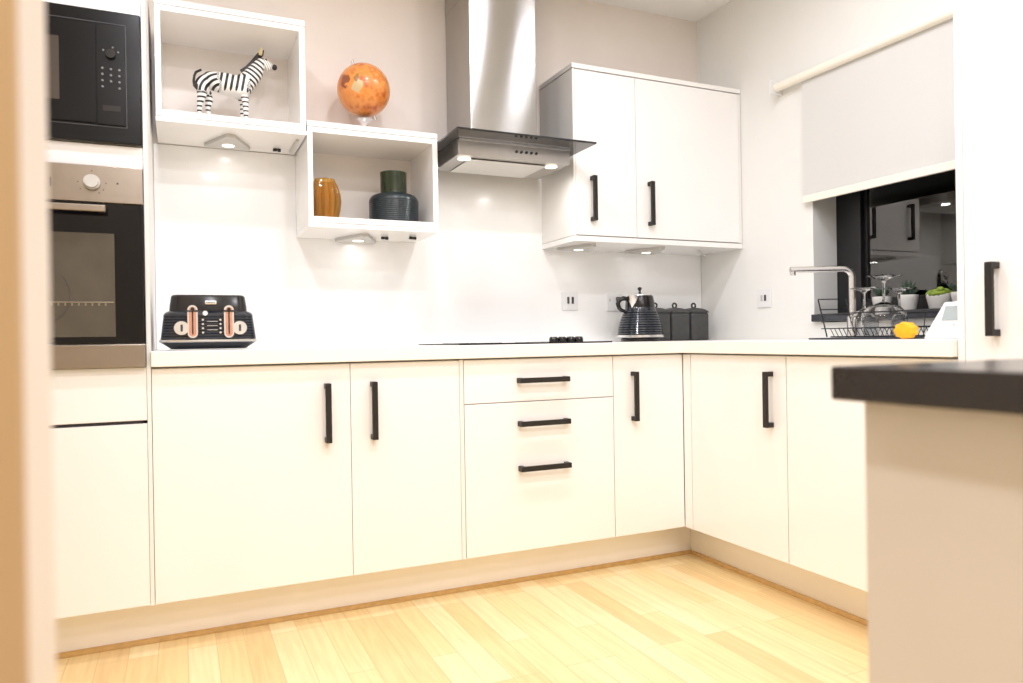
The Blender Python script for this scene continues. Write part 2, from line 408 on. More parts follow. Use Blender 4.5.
# built-in oven
t = thing('oven', 'stainless built-in oven with black glass door below the microwave', 'oven', (-2.29, .2, .873))
oz0, oz1 = .8735, 1.467
obj('body', box(mx0+.004, mx1-.004, .0005, .50, oz0+.002, oz1-.002, 0), 'carcass', t)
cp = obj('control_panel', box(mx0, mx1, -.020, 0, 1.359, oz1, .002), 'steel', t)
kn = bmesh.new(); disc((-2.121, -.026, 1.4155), .022, 'Y', .012, 32, kn); disc((-2.121, -.038, 1.4155), .018, 'Y', .014, 32, kn)
obj('knob', kn, 'plastic_grey', cp, smooth=40)
for a in (-60, -35, 0, 90, 180, 215):
    obj('marking', box(-2.121+.036*math.cos(math.radians(a))-.0015, -2.121+.036*math.cos(math.radians(a))+.0015, -.0206, -.0199, 1.4155+.034*math.sin(math.radians(a))-.0015, 1.4155+.034*math.sin(math.radians(a))+.0015), 'dark_print', cp)
obj('marking', box(-2.2265, -2.2225, -.0206, -.0199, 1.398, 1.424), 'dark_print', cp)
obj('indicator', disc((-2.055, -.0206, 1.4165), .0028, 'Y', .0015, 12), 'dark_print', cp)
od = obj('door', box(mx0, mx1, -.020, 0, .945, 1.356, .002), 'black_glass', t)
obj('window', box(mx0+.07, -2.066, -.0215, -.0198, .965, 1.268, .0005), 'oven_window', od)
sh = bmesh.new(); tube([(mx0+.075, -.0222, 1.066), (-2.07, -.0222, 1.066)], .0016, 6, sh)
for i in range(22): box(-2.45+i*.017, -2.446+i*.017, -.0222, -.0214, 1.056, 1.064, bm=sh)
obj('shelf_line', sh, 'rack_line', od)
fa = bmesh.new(); tube(arc((-2.27, -.0216, 1.085), .09, 0, 2*PI, 40, (1, 0, 0), (0, 0, 1))[:-1], .001, 6, fa, closed=True)
obj('fan_ring', fa, 'dark_print', od)
oh = bmesh.new(); box(mx0+.05, -2.084, -.062, -.048, 1.325, 1.345, .003, oh); box(mx0+.055, mx0+.075, -.049, -.0195, 1.328, 1.342, .001, oh); box(-2.108, -2.09, -.049, -.0195, 1.328, 1.342, .001, oh)
obj('handle', oh, 'steel', od)
obj('lower_trim', box(mx0, mx1, -.020, 0, oz0, .942, .002), 'steel', t)

# ------------------------------------------------------------------ base run along the back wall
def base_cab(label, x0, x1, hx, door_name='door'):
    t = thing('base_cabinet', label, 'cabinet', ((x0+x1)/2, .3, .15))
    obj('carcass', box(x0, x1, .021, YW-.05, .151, .868, .001), 'carcass', t)
    d = obj(door_name, box(x0+.0008, x1-.0006, .0, .019, .152, DT, .0012), 'gloss_white', t)
    obj('handle', handle_bm('V', -.0, .607, .803, hx, 'Y'), 'black_handle', d)
    return t
X0, X1, X2, X3 = -1.9752, -1.3745, -.966, -.338
base_cab('wide white base cabinet under the toaster, handle at the right of its door', X0+.0005, X1, -1.4525)
base_cab('white base cabinet between the toaster cabinet and the drawer unit', X1+.0005, X2-.018, -1.298)
t = thing('drawer_unit', 'white drawer unit below the hob with three horizontal black handles', 'cabinet', ((X2+X3)/2, .3, .15))
cb = box(X2-.0172, X3-.0005, .021, YW-.05, .151, .868, .001)
box(X2-.0172, X2-.003, 0, .021, .152, .868, 0, cb)
obj('carcass', cb, 'carcass', t)
d = obj('drawer', box(X2, X3-.002, 0, .019, .708, DT, .0015), 'gloss_white', t)
obj('handle', handle_bm('H', 0, -.758, -.549, .786, 'Y'), 'black_handle', d)
d = obj('drawer', box(X2, X3-.002, 0, .019, .152, .705, .0015), 'gloss_white', t)
h = obj('handle', handle_bm('H', 0, -.757, -.548, .6255, 'Y'), 'black_handle', d)
h2 = dup(h, d, (0, 0, -.1665))
base_cab('narrow white base cabinet right of the drawers, reaching the inside corner', X3+.0005, -.0015, -.2475)

# ------------------------------------------------------------------ base run along the right wall
def side_cab(label, y0, y1, hy=None, post=False):
    t = thing('base_cabinet', label, 'cabinet', (.3, (y0+y1)/2, .15))
    cb = box(.021, XW-.05, y0, y1, .151, .868, .001)
    obj('carcass', cb, 'carcass', t)
    yd = y1-.0015
    if post:
        obj('corner_post', box(-.0005, .019, -.048, -.0015, .152, DT, .001), 'gloss_white', t); yd = -.0515
    d = obj('door', box(0, .019, y0+.0015, yd, .152, DT, .0015), 'gloss_white', t)
    if hy is not None: obj('handle', handle_bm('V', 0, .615, .811, hy, 'X'), 'black_handle', d)
    return t
YJ = -.566
side_cab('white corner base cabinet beside the sink side, its vertical handle near the sink cabinet', YJ+.0005, -.001, -.4975, True)
side_cab('plain handleless white base cabinet under the dish rack, partly behind the island', -1.176, YJ-.0005)

# kickboards and floor beading
PS = .1145
o = obj('plinth', box(TX0+.02, PS-.0005, PS, PS+.016, .001, .1495, .001), 'plinth', None, (-1.2, PS, 0)); tag(o, 'long pale kickboard under the cabinets along the back wall', 'kickboard')
o = obj('plinth', box(PS, PS+.016, -1.9, PS+.016, .001, .1495, .001), 'plinth', None, (PS, -.6, 0)); tag(o, 'pale kickboard under the sink side cabinets on the right', 'kickboard')
q = [(0, 0), (-.014, 0), (-.0135, .003), (-.0115, .007), (-.008, .0105), (-.003, .0125), (0, .013)]
struct('trim_1', prism([(PS-.0005+a, b+.0005) for a, b in q], 'X', TX0+.02, PS-.0005), 'trim_oak')
struct('trim_2', prism([(PS-.0005+a, b+.0005) for a, b in q], 'Y', -1.9, PS-.0195), 'trim_oak')

# worktop (L shape, mitred run)
o = obj('worktop', prism([(X0+.0005, -.022), (-.022, -.022), (-.022, -1.176), (XW-.0015, -1.176), (XW-.0015, YW-.0005), (X0+.0005, YW-.0005)], 'Z', WT0, WT1, .003), 'worktop', None, (-.7, .3, WT0))
tag(o, 'long white L-shaped worktop running from the oven to the window', 'worktop')
o = obj('splashback', box(X0+.001, XW-.002, YW-.0075, YW-.0005, WT1+.0005, 1.70, .001), 'splash', None, (-.7, YW-.004, WT1)); tag(o, 'glossy white splashback panel on the wall behind the hob', 'splashback')

# tall larder right of the window
t = thing('larder_cabinet', 'tall white larder cabinet at the right edge with one vertical black handle', 'cabinet', (.3, -1.5, 0))
ly1, ly0 = -1.178, -1.80
cb = bmesh.new(); box(0, XW-.003, ly1-.019, ly1, .15, 2.13, .001, cb); box(0, XW-.003, ly0, ly0+.019, .15, 2.13, .001, cb)
box(.021, XW-.003, ly0+.019, ly1-.019, .151, 2.13, 0, cb)
obj('carcass', cb, 'gloss_white', t)
d = obj('door', box(0, .019, ly0+.021, ly1-.021, .152, 2.128, .0015), 'gloss_white', t)
obj('handle', handle_bm('V', 0, .9275, 1.1155, -1.2815, 'X'), 'black_handle', d)

# ------------------------------------------------------------------ wall cabinet with two doors
t = thing('wall_cabinet', 'white two-door wall cabinet between the cooker hood and the window corner', 'cabinet', (.125, .45, 1.36))
wx0, wx1, wy = -.3375, XW-.003, .2925
cb = bmesh.new()
box(wx0, wx0+.010, wy, YW-.009, 1.385, 2.104, .0008, cb); box(wx1-.012, wx1, wy, YW-.009, 1.385, 2.104, .0008, cb)
box(wx0+.010, wx1-.012, wy+.021, YW-.009, 1.385, 2.104, 0, cb)
obj('carcass', cb, 'carcass', t)
obj('top_board', box(wx0-.003, wx1+.001, wy-.003, YW-.009, 2.107, 2.127, .001), 'gloss_white', t)
obj('bottom_board', box(wx0, wx1, wy-.001, YW-.009, 1.360, 1.383, .001), 'gloss_white', t)
d = obj('door', box(wx0+.0115, -.0175, wy, wy+.019, 1.388, 2.1025, .0015), 'gloss_white', t)
obj('handle', handle_bm('V', wy, 1.448, 1.643, -.2475, 'Y'), 'black_handle', d)
d = obj('door', box(-.0145, wx1-.0135, wy, wy+.019, 1.388, 2.1025, .0015), 'gloss_white', t)
obj('handle', handle_bm('V', wy, 1.443, 1.640, .0525, 'Y'), 'black_handle', d)

# ------------------------------------------------------------------ open shelf boxes
def shelf_box(label, x0, x1, z0, z1, zt):
    t = thing('open_shelf_unit', label, 'shelf', ((x0+x1)/2, .45, z0))
    y0, y1 = .29, YW-.009
    obj('bottom_board', box(x0, x1, y0, y1, z0, z0+.0165, .001), 'gloss_white', t)
    zi0, zi1 = z0+.018, zt
    cb = bmesh.new()
    box(x0+.001, x0+.019, y0, y1, zi0, zi1, .0008, cb); box(x1-.021, x1-.001, y0, y1, zi0, zi1, .0008, cb)
    box(x0+.019, x1-.021, y0, y1, zi0, zi0+.022, .0008, cb); box(x0+.019, x1-.021, y0, y1, zi1-.02, zi1, .0008, cb)
    obj('carcass', cb, 'gloss_white', t)
    obj('back_panel', box(x0+.019, x1-.021, y1-.006, y1-.0005, zi0+.022, zi1-.02), 'back_beige', t)
    obj('top_board', box(x0, x1, y0-.001, y1, zt+.0015, z1, .001), 'gloss_white', t)
    return t
BX0, BX1, BX2 = -1.958, -1.459, -.953
shelf_box('upper open white shelf box holding the zebra figurine', BX0, BX1, 1.7015, 2.121, 2.099)
shelf_box('lower open white shelf box holding the amber and dark green vases', BX1+.0025, BX2, 1.3655, 1.757, 1.7355)
F1 = 1.7015+.018+.022; F2 = 1.3655+.018+.022; T2 = 1.757

# under-cabinet triangle lamps
def tri_lamp(label, xc, z, w, yb, yt):
    t = thing('cabinet_spotlight', label, 'light', (xc, (yb+yt)/2, z-.012), 'triangular lights under the wall units')
    pts = [(xc-w, yb), (xc-w, yb-.02), (xc-.012, yt), (xc+.012, yt), (xc+w, yb-.02), (xc+w, yb)]
    obj('housing', prism(pts, 'Z', z-.0125, z-.0005, .001), 'plastic_grey', t)
    obj('lens', disc((xc, yb-.06, z-.0135), .022, 'Z', .002), 'lamp_glow', t)
    return t
tri_lamp('grey triangular light under the upper shelf box, above the toaster', -1.716, 1.7015, .082, .555, .372)
tri_lamp('grey triangular light under the lower shelf box with the vases', -1.222, 1.3655, .084, .585, .40)
tri_lamp('grey triangular light under the left end of the wall cabinet', -.21, 1.36, .082, .545, .35)
tri_lamp('grey triangular light under the middle of the wall cabinet', .165, 1.36, .082, .545, .35)
def clip(label, x, y, z):
    bm = bmesh.new(); box(x-.016, x-.001, y-.006, y+.006, z-.011, z-.0005, .002, bm); box(x+.001, x+.014, y-.006, y+.006, z-.012, z-.0005, .002, bm)
    box(x-.003, x+.003, y-.003, y+.003, z-.007, z-.002, .0, bm)
    o = obj('cord_connector', bm, 'black_gloss', None, (x, y, z-.006)); tag(o, label, 'connector', 'black lamp cable connectors')
clip('small black cable connector under the upper shelf box', -1.535, .525, 1.7015)
clip('small black cable connector under the lower shelf box, beside its light', -1.125, .466, 1.3655)
clip('small black cable connector under the lower shelf box, nearest the cooker hood', -1.018, .43, 1.3655)
o = obj('cord_cover', box(-1.487, -1.476, .36, .55, 1.694, 1.701, .001), 'plastic_grey', None, (-1.48, .45, 1.697)); tag(o, 'short grey cable trunking strip under the upper shelf box', 'trunking')
o = obj('cord_clip', prism([(.41, 1.357), (.45, 1.330), (.456, 1.334), (.418, 1.3595)], 'Y', .40, .412), 'plastic_grey', None, (.41, .40, 1.3595)); tag(o, 'short white cable clip under the right end of the wall cabinet', 'clip')

# ------------------------------------------------------------------ cooker hood
t = thing('cooker_hood', 'stainless chimney cooker hood with flat smoked glass canopy above the hob', 'cooker hood', (-.65, .40, 1.655))
HC = -.652
ch = obj('chimney', box(HC-.15, HC+.152, .31, YW-.0095, 1.7285, ZC-.001, .004), 'chimney', t)
obj('upper_sleeve', box(HC-.1515, HC+.1535, .3085, YW-.009, 2.37, ZC-.0005, .003), 'chimney', t)
vn = bmesh.new()
for i in range(4): box(HC-.1525, HC-.1512, .345+i*.022, .36+i*.022, 2.405, 2.455, .0, vn)
obj('vent', vn, 'dark_print', t, label='dark slotted vent high on the side of the chimney')
obj('glass_canopy', box(HC-.299, HC+.297, .07, YW-.0095, 1.7195, 1.7275, .001), 'smoked', t, label='flat smoked glass plate')
bp = prism([(.185, 1.719), (.185, 1.657), (.47, 1.655), (YW-.0095, 1.70), (YW-.0095, 1.719)], 'X', HC-.252, HC+.237, .002)
bd = obj('body', bp, 'hood_steel', t)
obj('grease_filter', box(HC-.19, HC+.15, .23, .46, 1.6515, 1.6545, .001), 'filter', t)
obj('trim_strip', box(HC-.251, HC+.236, .1825, .1845, 1.712, 1.7185, 0), 'chrome', bd)
for i in range(5):
    obj('button', disc((HC-.006+i*.022, .183, 1.688-.0), .0055, 'Y', .006, 16), 'dark_print', bd)
lm = obj('lamp', disc((HC-.21, .235, 1.6535), .026, 'Z', .004), 'lamp_glow', t, label='round hood lamp')
dup(lm, t, (.385, 0, 0))

# ------------------------------------------------------------------ hob
t = thing('hob', 'thin black glass hob set on the white worktop below the hood', 'hob', (-.675, .3, WT1))
obj('glass_top', box(-.962, -.305, .055, .56, WT1+.0005, WT1+.006, .001), 'black_glass', t)
rings = [(-.82, .2, .085), (-.82, .42, .075), (-.47, .42, .09)]
for x, y, r in rings:
    rb = bmesh.new(); tube(arc((x, y, WT1+.0062), r, 0, 2*PI, 40, (1, 0, 0), (0, 1, 0))[:-1], .0012, 6, rb, closed=True)
    obj('zone_ring', rb, 'mw_line', t)
kb = None
for i in range(4):
    if kb is None:
        kb = obj('control_knob', lathe([(.0185, 0), (.0187, .006), (.018, .012), (.0165, .017), (.013, .0205), (0, .021)], (-.556, .085, WT1+.006), 20), 'black_gloss', t, smooth=30)
    else:
        dup(kb, t, (.0375*i, 0, 0))

# ------------------------------------------------------------------ sockets
def socket(label, x, y, z, plane, kind=0):
    t = thing('wall_socket', label, 'socket', (x, y, z))
    if plane == 'Y':
        obj('plate', box(x-.043, x+.043, y-.008, y-.0005, z-.043, z+.043, .002), 'plastic_white', t)
        if kind == 0:
            for dx in (-.010, .014):
                obj('usb_port', box(x+dx-.006, x+dx+.006, y-.0095, y-.0075, z-.012, z+.020, .0005), 'dark_print' if dx > 0 else 'mw_line', t)
        else:
            obj('switch', box(x-.032, x-.024, y-.010, y-.0075, z+.004, z+.018, .001), 'plastic_grey', t)
            obj('plug', box(x+.006, x+.034, y-.022, y-.0085, z+.004, z+.026, .003), 'dark_print', t, label='dark plug pushed into the socket')
    else:
        obj('plate', box(x-.008, x-.0005, y-.043, y+.043, z-.043, z+.043, .002), 'plastic_white', t)
        for dy in (.012, -.010):
            obj('rocker', box(x-.0105, x-.0075, y+dy-.006, y+dy+.006, z-.014, z+.014, .0008), 'plastic_grey' if dy > 0 else 'dark_print', t)
socket('white square socket plate on the splashback left of the kettle, two grey ports', -.197, YW-.0075, 1.117, 'Y')
socket('white socket plate with a dark plug, just left of the kettle handle', .052, YW-.0075, 1.113, 'Y', 1)
socket('white switch plate on the right wall between the canisters and the window', XW, .150, 1.113, 'X')

# ------------------------------------------------------------------ toaster
TXc, TY0 = -1.7975, .17
t = thing('toaster', 'navy four-slot toaster with copper levers and chrome dials on the worktop', 'toaster', (TXc, .30, WT1))
def tx(v): return TXc + v
bm = bmesh.new()
prof = [(.118, .010), (.128, .016), (.151, .034), (.1515, .040), (.150, .048), (.1455, .10), (.139, .128), (.126, .138)]
tmp = bmesh.new()
def tloop(hw, z, d0, d1):
    r = .03; pts = []
    for cx, cy, a0 in ((hw-r, d1-r, 0), (-hw+r, d1-r, 90), (-hw+r, d0+r, 180), (hw-r, d0+r, 270)):
        for k in range(5):
            a = math.radians(a0+22.5*k); pts.append((TXc+cx+r*math.cos(a), cy+r*math.sin(a), WT1+z))
    return pts
def loft(sections, bm=None):
    tmp = bmesh.new(); rs = [[tmp.verts.new(p) for p in s_] for s_ in sections]; n = len(rs[0])
    tmp.faces.new(rs[0][::-1]); tmp.faces.new(rs[-1])
    for A, B in zip(rs, rs[1:]):
        for i in range(n): tmp.faces.new((A[i], A[(i+1) % n], B[(i+1) % n], B[i]))
    return merge(bm, tmp)
def tsec(pr): return [tloop(hw, z, .155+(.152-hw), .435-(.152-hw)) for hw, z in pr]
obj('base', loft(tsec([(.118, .004), (.125, .010), (.148, .026)])), 'navy', t, smooth=30)
obj('chrome_band', loft(tsec([(.149, .0262), (.153, .029), (.153, .034), (.1495, .0365)])), 'chrome', t, smooth=30, label='chrome band around the foot')
rib = []
zz = .0367; hw0 = .1485
N = 9
for i in range(N):
    f0 = i/N; z0 = .0367+.083*f0; z1 = .0367+.083*(i+.82)/N; h = .1485-.010*f0
    rib += [(h-.0015, z0), (h, z0+.001), (h-.0006, z1), (h-.0018, z1+.0012)]
rib += [(.137, .122), (.131, .128), (.124, .131)]
obj('body', loft(tsec(rib)), 'navy', t, smooth=25)
top = obj('top_section', loft(tsec([(.122, .1312), (.1205, .15), (.116, .180), (.112, .185)])), 'black_gloss', t, smooth=30)
for dx in (-.055, .055):
    for dy in (.25, .34): obj('bread_slot', box(tx(dx-.045), tx(dx+.045), dy-.012, dy+.012, WT1+.1853, WT1+.1862), 'slot_shade', top)
fy = lambda z: .155+(.152-.1485)+(z-.0367)*.12/1.0    # front face depth near height z
def pill(bm, xc, z0, z1, r, y0, y1):
    pts = [(xc+r*math.cos(a), z1-r+r*math.sin(a)) for a in [PI*i/10 for i in range(11)]] + [(xc+r*math.cos(a), z0+r+r*math.sin(a)) for a in [PI+PI*i/10 for i in range(11)]]
    return prism(pts, 'Y', y0, y1, 0, bm)
def yf(z): return .153+ (z/.13)*.02
for s, dxl in ((-1, -.052), (1, .0595)):
    lv = obj('lever_slot', pill(None, tx(dxl), WT1+.040, WT1+.148, .0155, .146, .162), 'chrome', t)
    obj('copper_plate', pill(None, tx(dxl), WT1+.045, WT1+.143, .011, .1445, .1455), 'copper', lv)
    obj('slit', box(tx(dxl)-.0022, tx(dxl)+.0022, .1425, .144, WT1+.052, WT1+.128), 'slot_shade', lv)
    lb = bmesh.new(); box(tx(dxl)-.018, tx(dxl)+.018, .134, .1435, WT1+.126, WT1+.132, .002, lb); sphere((tx(dxl), .138, WT1+.135), .006, lb, u=12, v=8)
    obj('lever', lb, 'black_gloss', lv)
for dxd in (-.0855, .093):
    dl = obj('dial', disc((tx(dxd), .152, WT1+.073), .0225, 'Y', .014, 32), 'chrome', t)
    obj('pointer', box(tx(dxd)-.003, tx(dxd)+.004, .1435, .1448, WT1+.062, WT1+.084), 'dark_print', dl)
for dxb, zs in ((-.021, (.058, .072, .086, .100)), (.033, (.058, .072, .086, .100))):
    for z in zs: obj('button', disc((tx(dxb), .155, WT1+z), .0034, 'Y', .008, 12), 'chrome', t)
obj('indicator', disc((tx(-.0135), .156, WT1+.122), .008, 'Y', .012, 16), 'plastic_white', t)
lg = bmesh.new()
for z in (.066, .080, .094): box(tx(-.008), tx(.024), .154, .1575, WT1+z, WT1+z+.0016, 0, lg)
obj('guide_lines', lg, 'chrome', t)
bg = obj('badge', box(tx(-.0135), tx(.0235), .174, .188, WT1+.152, WT1+.165, .003), 'chrome', t, label='small silver maker badge')
gg = bmesh.new()
for i in range(6): box(tx(-.0085+i*.0046), tx(-.0060+i*.0046), .1732, .1741, WT1+.1555, WT1+.1615-(.001 if i % 2 else 0), 0, gg)
obj('badge_print', gg, 'dark_print', bg)

t.scale = (.962,)*3; t.location = (-1.8068, .195, WT1)

# ------------------------------------------------------------------ kettle
KX, KY = .066, .40
t = thing('kettle', 'navy ribbed cone kettle with chrome foot band, left of the dark canisters', 'kettle', (KX, KY, WT1))
Z = WT1
obj('power_base', lathe([(.088, .0005), (.092, .004), (.092, .014), (.086, .018), (0, .018)], (KX, KY, Z), 48), 'black_gloss', t, smooth=30)
obj('chrome_band', lathe([(.106, .0185), (.110, .021), (.110, .029), (.1075, .031)], (KX, KY, Z), 56), 'chrome', t, smooth=30, label='chrome foot band')
pr = [(.1068, .0312)]
for i in range(10):
    z = .033+i*.0112; r = .1072-.034*(i/10)**1.6
    pr += [(r-.0022, z), (r, z+.0018), (r-.003, z+.0088), (r-.0058, z+.0105)]
pr += [(.0715, .150), (.069, .158)]
obj('body', lathe(pr, (KX, KY, Z), 56), 'navy', t, smooth=25)
obj('collar', lathe([(.0688, .1582), (.067, .18), (.0615, .2095), (.058, .2125), (0, .2125)], (KX, KY, Z), 48), 'black_gloss', t, smooth=30)
ld = obj('lid', lathe([(.0555, .213), (.054, .217), (.035, .223), (.012, .228), (0, .2285)], (KX, KY, Z), 40), 'chrome', t, smooth=30)
obj('lid_knob', lathe([(.006, .2285), (.0045, .236), (.009, .243), (.010, .249), (.006, .253), (0, .254)], (KX, KY, Z), 20), 'black_gloss', ld, smooth=30)
# chrome spout, pointing towards the room and slightly left
a = math.radians(-156); u = Vector((math.cos(a), math.sin(a), 0)); v = Vector((-u.y, u.x, 0)); k = Vector((KX, KY, Z))
def sec(r0, hw, z, out):
    return [k+u*r0+v*hw+Vector((0, 0, z)), k+u*(r0+out*.6)+v*hw*.55+Vector((0, 0, z)), k+u*(r0+out)+Vector((0, 0, z)), k+u*(r0+out*.6)-v*hw*.55+Vector((0, 0, z)), k+u*r0-v*hw+Vector((0, 0, z))]
sp = loft([sec(.055, .010, .156, .016), sec(.056, .022, .178, .026), sec(.050, .029, .207, .040), sec(.048, .030, .2115, .043)])
obj('spout', sp, 'chrome', t, smooth=50)
hp = k+(-u)*.06
a2 = math.radians(165); u2 = Vector((math.cos(a2), math.sin(a2), 0))
pts = [k+u2*.056+Vector((0, 0, .198)), k+u2*.080+Vector((0, 0, .202)), k+u2*.100+Vector((0, 0, .194)), k+u2*.107+Vector((0, 0, .176)), k+u2*.101+Vector((0, 0, .157)), k+u2*.090+Vector((0, 0, .146)), k+u2*.076+Vector((0, 0, .142))]
obj('handle', tube(pts, [.010, .011, .011, .0105, .010, .009, .008], 12), 'black_gloss', t, smooth=True)

# ------------------------------------------------------------------ canisters
cans = ['charcoal canister half hidden behind the kettle', 'middle charcoal canister of the row right of the kettle', 'charcoal canister at the corner end of the row, farthest from the kettle']
first = None
for i, (x, y) in enumerate(((.225, .505), (.341, .504), (.457, .503))):
    if first is None:
        t = thing('canister', cans[i], 'canister', (x, y, WT1), 'charcoal storage canisters')
        obj('body', box(x-.054, x+.054, y-.054, y+.054, WT1+.0005, WT1+.137, .010, seg=3), 'slate', t, smooth=50)
        ld = obj('lid', loft([[(x+sx*h, y+sy*h, WT1+z) for sx, sy in ((1, 1), (-1, 1), (-1, -1), (1, -1))] for h, z in ((.0535, .1372), (.0515, .144), (.042, .153), (.026, .160), (.010, .163))]), 'slate', t)
        obj('lid_ring', tube(arc((x, y, WT1+.1735), .0115, 0, 2*PI, 20, (1, 0, 0), (0, 0, 1))[:-1], .0042, 8, closed=True), 'black_handle', ld, smooth=True)
        first = t; fxy = (x, y)
    else:
        c = dup(first, None, (x-fxy[0], y-fxy[1], 0)); c['label'] = cans[i]

# ------------------------------------------------------------------ vases
vx, vy = -1.372, .42
def ribs(a, z): return 1+.16*abs(math.cos(a*5.5)) - .11
pv = [(.040, .0005), (.044, .004), (.0535, .05), (.0575, .085), (.055, .115), (.047, .145), (.036, .168), (.0355, .172), (.033, .170), (.045, .14), (.052, .10), (.050, .05), (.042, .012), (0, .010)]
o = obj('vase', lathe(pv, (vx, vy, F2), 88, rib=ribs, cap=True), 'amber', None, (vx, vy, F2), smooth=30); tag(o, 'amber ribbed glass vase in the lower shelf box', 'vase'); o.scale = (1.05, 1.05, .96)
gx, gy = -1.0985, .42
t = thing('vase', 'dark teal and green bottle-shaped vase in the lower shelf box', 'vase', (gx, gy, F2))
pb = [(.086, .0005), (.097, .006)]
for i in range(12):
    z = .010+i*.0078; pb += [(.0985, z), (.0992, z+.003), (.0978, z+.0066)]
pb += [(.0965, .108), (.090, .119), (.075, .127), (.057, .131), (.0535, .132)]
obj('body', lathe(pb, (gx, gy, F2), 56), 'vase_teal', t, smooth=35)
obj('neck', lathe([(.0525, .1322), (.0525, .20), (.0535, .217), (.0535, .2215), (.050, .2215), (.049, .20), (.049, .15), (0, .15)], (gx, gy, F2), 48), 'vase_neck', t, smooth=35, label='dark green cylindrical neck'); t.scale = (1, 1, .957)

# ------------------------------------------------------------------ globe
GX, GY = -1.206, .45; GZ = 1.948; GR = .1045
t = thing('globe', 'orange desk globe standing on top of the lower shelf box', 'globe', (GX, GY, T2))
gb = bmesh.new(); sphere((GX, GY, GZ), GR, gb, u=48, v=32)
obj('ball', gb, 'globe', t, (GX, GY, GZ), smooth=True)
ax = Vector((-.055, -.02, .118)).normalized(); c0 = Vector((GX, GY, GZ)); vd = Vector((.22, 1, .0)); vd = (vd-ax*vd.dot(ax)).normalized()
mer = bmesh.new(); tube(arc(c0, GR+.010, 0, PI, 24, ax, vd), .0035, 8, mer)
tube([c0+ax*(GR-.002), c0+ax*(GR+.018)], .0045, 8, mer); tube([c0-ax*(GR-.002), c0-ax*(GR+.018)], .0055, 8, mer)
obj('meridian_arm', mer, 'chrome', t, smooth=True, label='metal meridian arm with pins at both poles')
st = bmesh.new(); lathe([(.046, .0005), (.047, .006), (.035, .010), (.010, .014), (.008, .03), (.012, .05), (.020, .062), (.031, .072), (.022, .070), (0, .066)], (GX, GY, T2), 32, st)
obj('stand', st, 'chrome', t, smooth=30)

# ------------------------------------------------------------------ zebra figurine
ZX, ZY, ZZ = -1.690, .44, F1
t = thing('zebra_figurine', 'black and white striped zebra figurine facing right in the upper shelf box', 'figurine', (ZX, ZY, ZZ))
def skin(verts, edges, name, sub=3):
    me = bpy.data.meshes.new(name); me.from_pydata([v[0] for v in verts], edges, []); me.update()
    o = bpy.data.objects.new(name, me); C.objects.link(o)
    sk = o.modifiers.new('s', 'SKIN'); sk.use_smooth_shade = True; sk.branch_smoothing = .6
    for i, v in enumerate(verts): me.skin_vertices[0].data[i].radius = v[1] if isinstance(v[1], tuple) else (v[1], v[1]); me.skin_vertices[0].data[i].use_root = (i == 0)
    sb = o.modifiers.new('d', 'SUBSURF'); sb.levels = sub; sb.render_levels = sub
    dg = bpy.context.evaluated_depsgraph_get(); ev = o.evaluated_get(dg)
    nm = bpy.data.meshes.new_from_object(ev, depsgraph=dg)
    bpy.data.objects.remove(o); bpy.data.meshes.remove(me)
    return nm
V = [((-.060, 0, .170), .046), ((-.110, 0, .172), .046), ((-.020, 0, .168), .046), ((.020, 0, .173), .047),        # 0-3 trunk
     ((.046, 0, .192), .042), ((.066, 0, .220), .034), ((.084, 0, .250), .027), ((.096, 0, .268), .025), ((.115, 0, .258), .020), ((.132, 0, .249), .0145),   # 4-9 neck, head
     ((.030, -.018, .128), .0165), ((.032, -.020, .098), .011), ((.033, -.020, .068), .0095), ((.033, -.020, .030), .0075), ((.034, -.020, .008), .0095),   # near fore
     ((.030, .018, .128), .0165), ((.026, .020, .098), .011), ((.024, .020, .068), .0095), ((.022, .020, .030), .0075), ((.024, .020, .008), .0095),       # far fore
     ((-.114, -.020, .140), .028), ((-.118, -.021, .108), .017), ((-.126, -.021, .080), .0095), ((-.127, -.021, .035), .008), ((-.122, -.021, .008), .0095),  # near hind
     ((-.104, .020, .140), .027), ((-.090, .021, .108), .015), ((-.098, .021, .080), .0095), ((-.090, .021, .035), .008), ((-.084, .021, .008), .0095), ((-.126, 0, .160), .026)]      # far hind
Ed = [(0, 1), (0, 2), (2, 3), (3, 4), (4, 5), (5, 6), (6, 7), (7, 8), (8, 9), (3, 10), (10, 11), (11, 12), (12, 13), (13, 14), (3, 15), (15, 16), (16, 17), (17, 18), (18, 19),
      (1, 30), (1, 20), (20, 21), (21, 22), (22, 23), (23, 24), (1, 25), (25, 26), (26, 27), (27, 28), (28, 29)]
zm = skin(V, Ed, 'zebra_body')
ph = zm.attributes.new('phase', 'FLOAT', 'POINT'); pl = zm.attributes.new('plain', 'FLOAT', 'POINT')
nk0, nk1 = Vector((.030, .176)), Vector((.096, .268)); nd = (nk1-nk0).normalized()
def smooth_(a, b, x):
    f = max(0, min(1, (x-a)/(b-a))); return f*f*(3-2*f)
for i, vtx in enumerate(zm.vertices):
    x, y, z = vtx.co; p = 0; pn_ = 0
    s_ = (Vector((x, z))-nk0).dot(nd)
    if z < .124:                                   # legs: rings
        p = z*2*PI/.0165; pn_ = .25
        if x > -.05: pn_ = .45
        if z < .012: p = PI/2; pn_ = -.2           # hooves
    elif x > .044 or (x > .02 and z > .20):        # neck: bands across
        p = s_*2*PI/.0165
        if s_ > .095 or x > .092: pn_ = .2
        if x > .100: p = (x+z*.6)*2*PI/.009; pn_ = .75
    elif x > -.058:                                # barrel: upright bands
        p = (x+(z-.17)*-.18)*2*PI/.0195; pn_ = 1.5*smooth_(.148, .130, z)
    else:                                          # rump: arched bands around the flank
        r = math.hypot(x+.050, (z-.118)*1.0); p = r*2*PI/.0185+1.0; pn_ = .9*smooth_(.135, .122, z) if x > -.085 else 0
    ph.data[i].value = p; pl.data[i].value = pn_
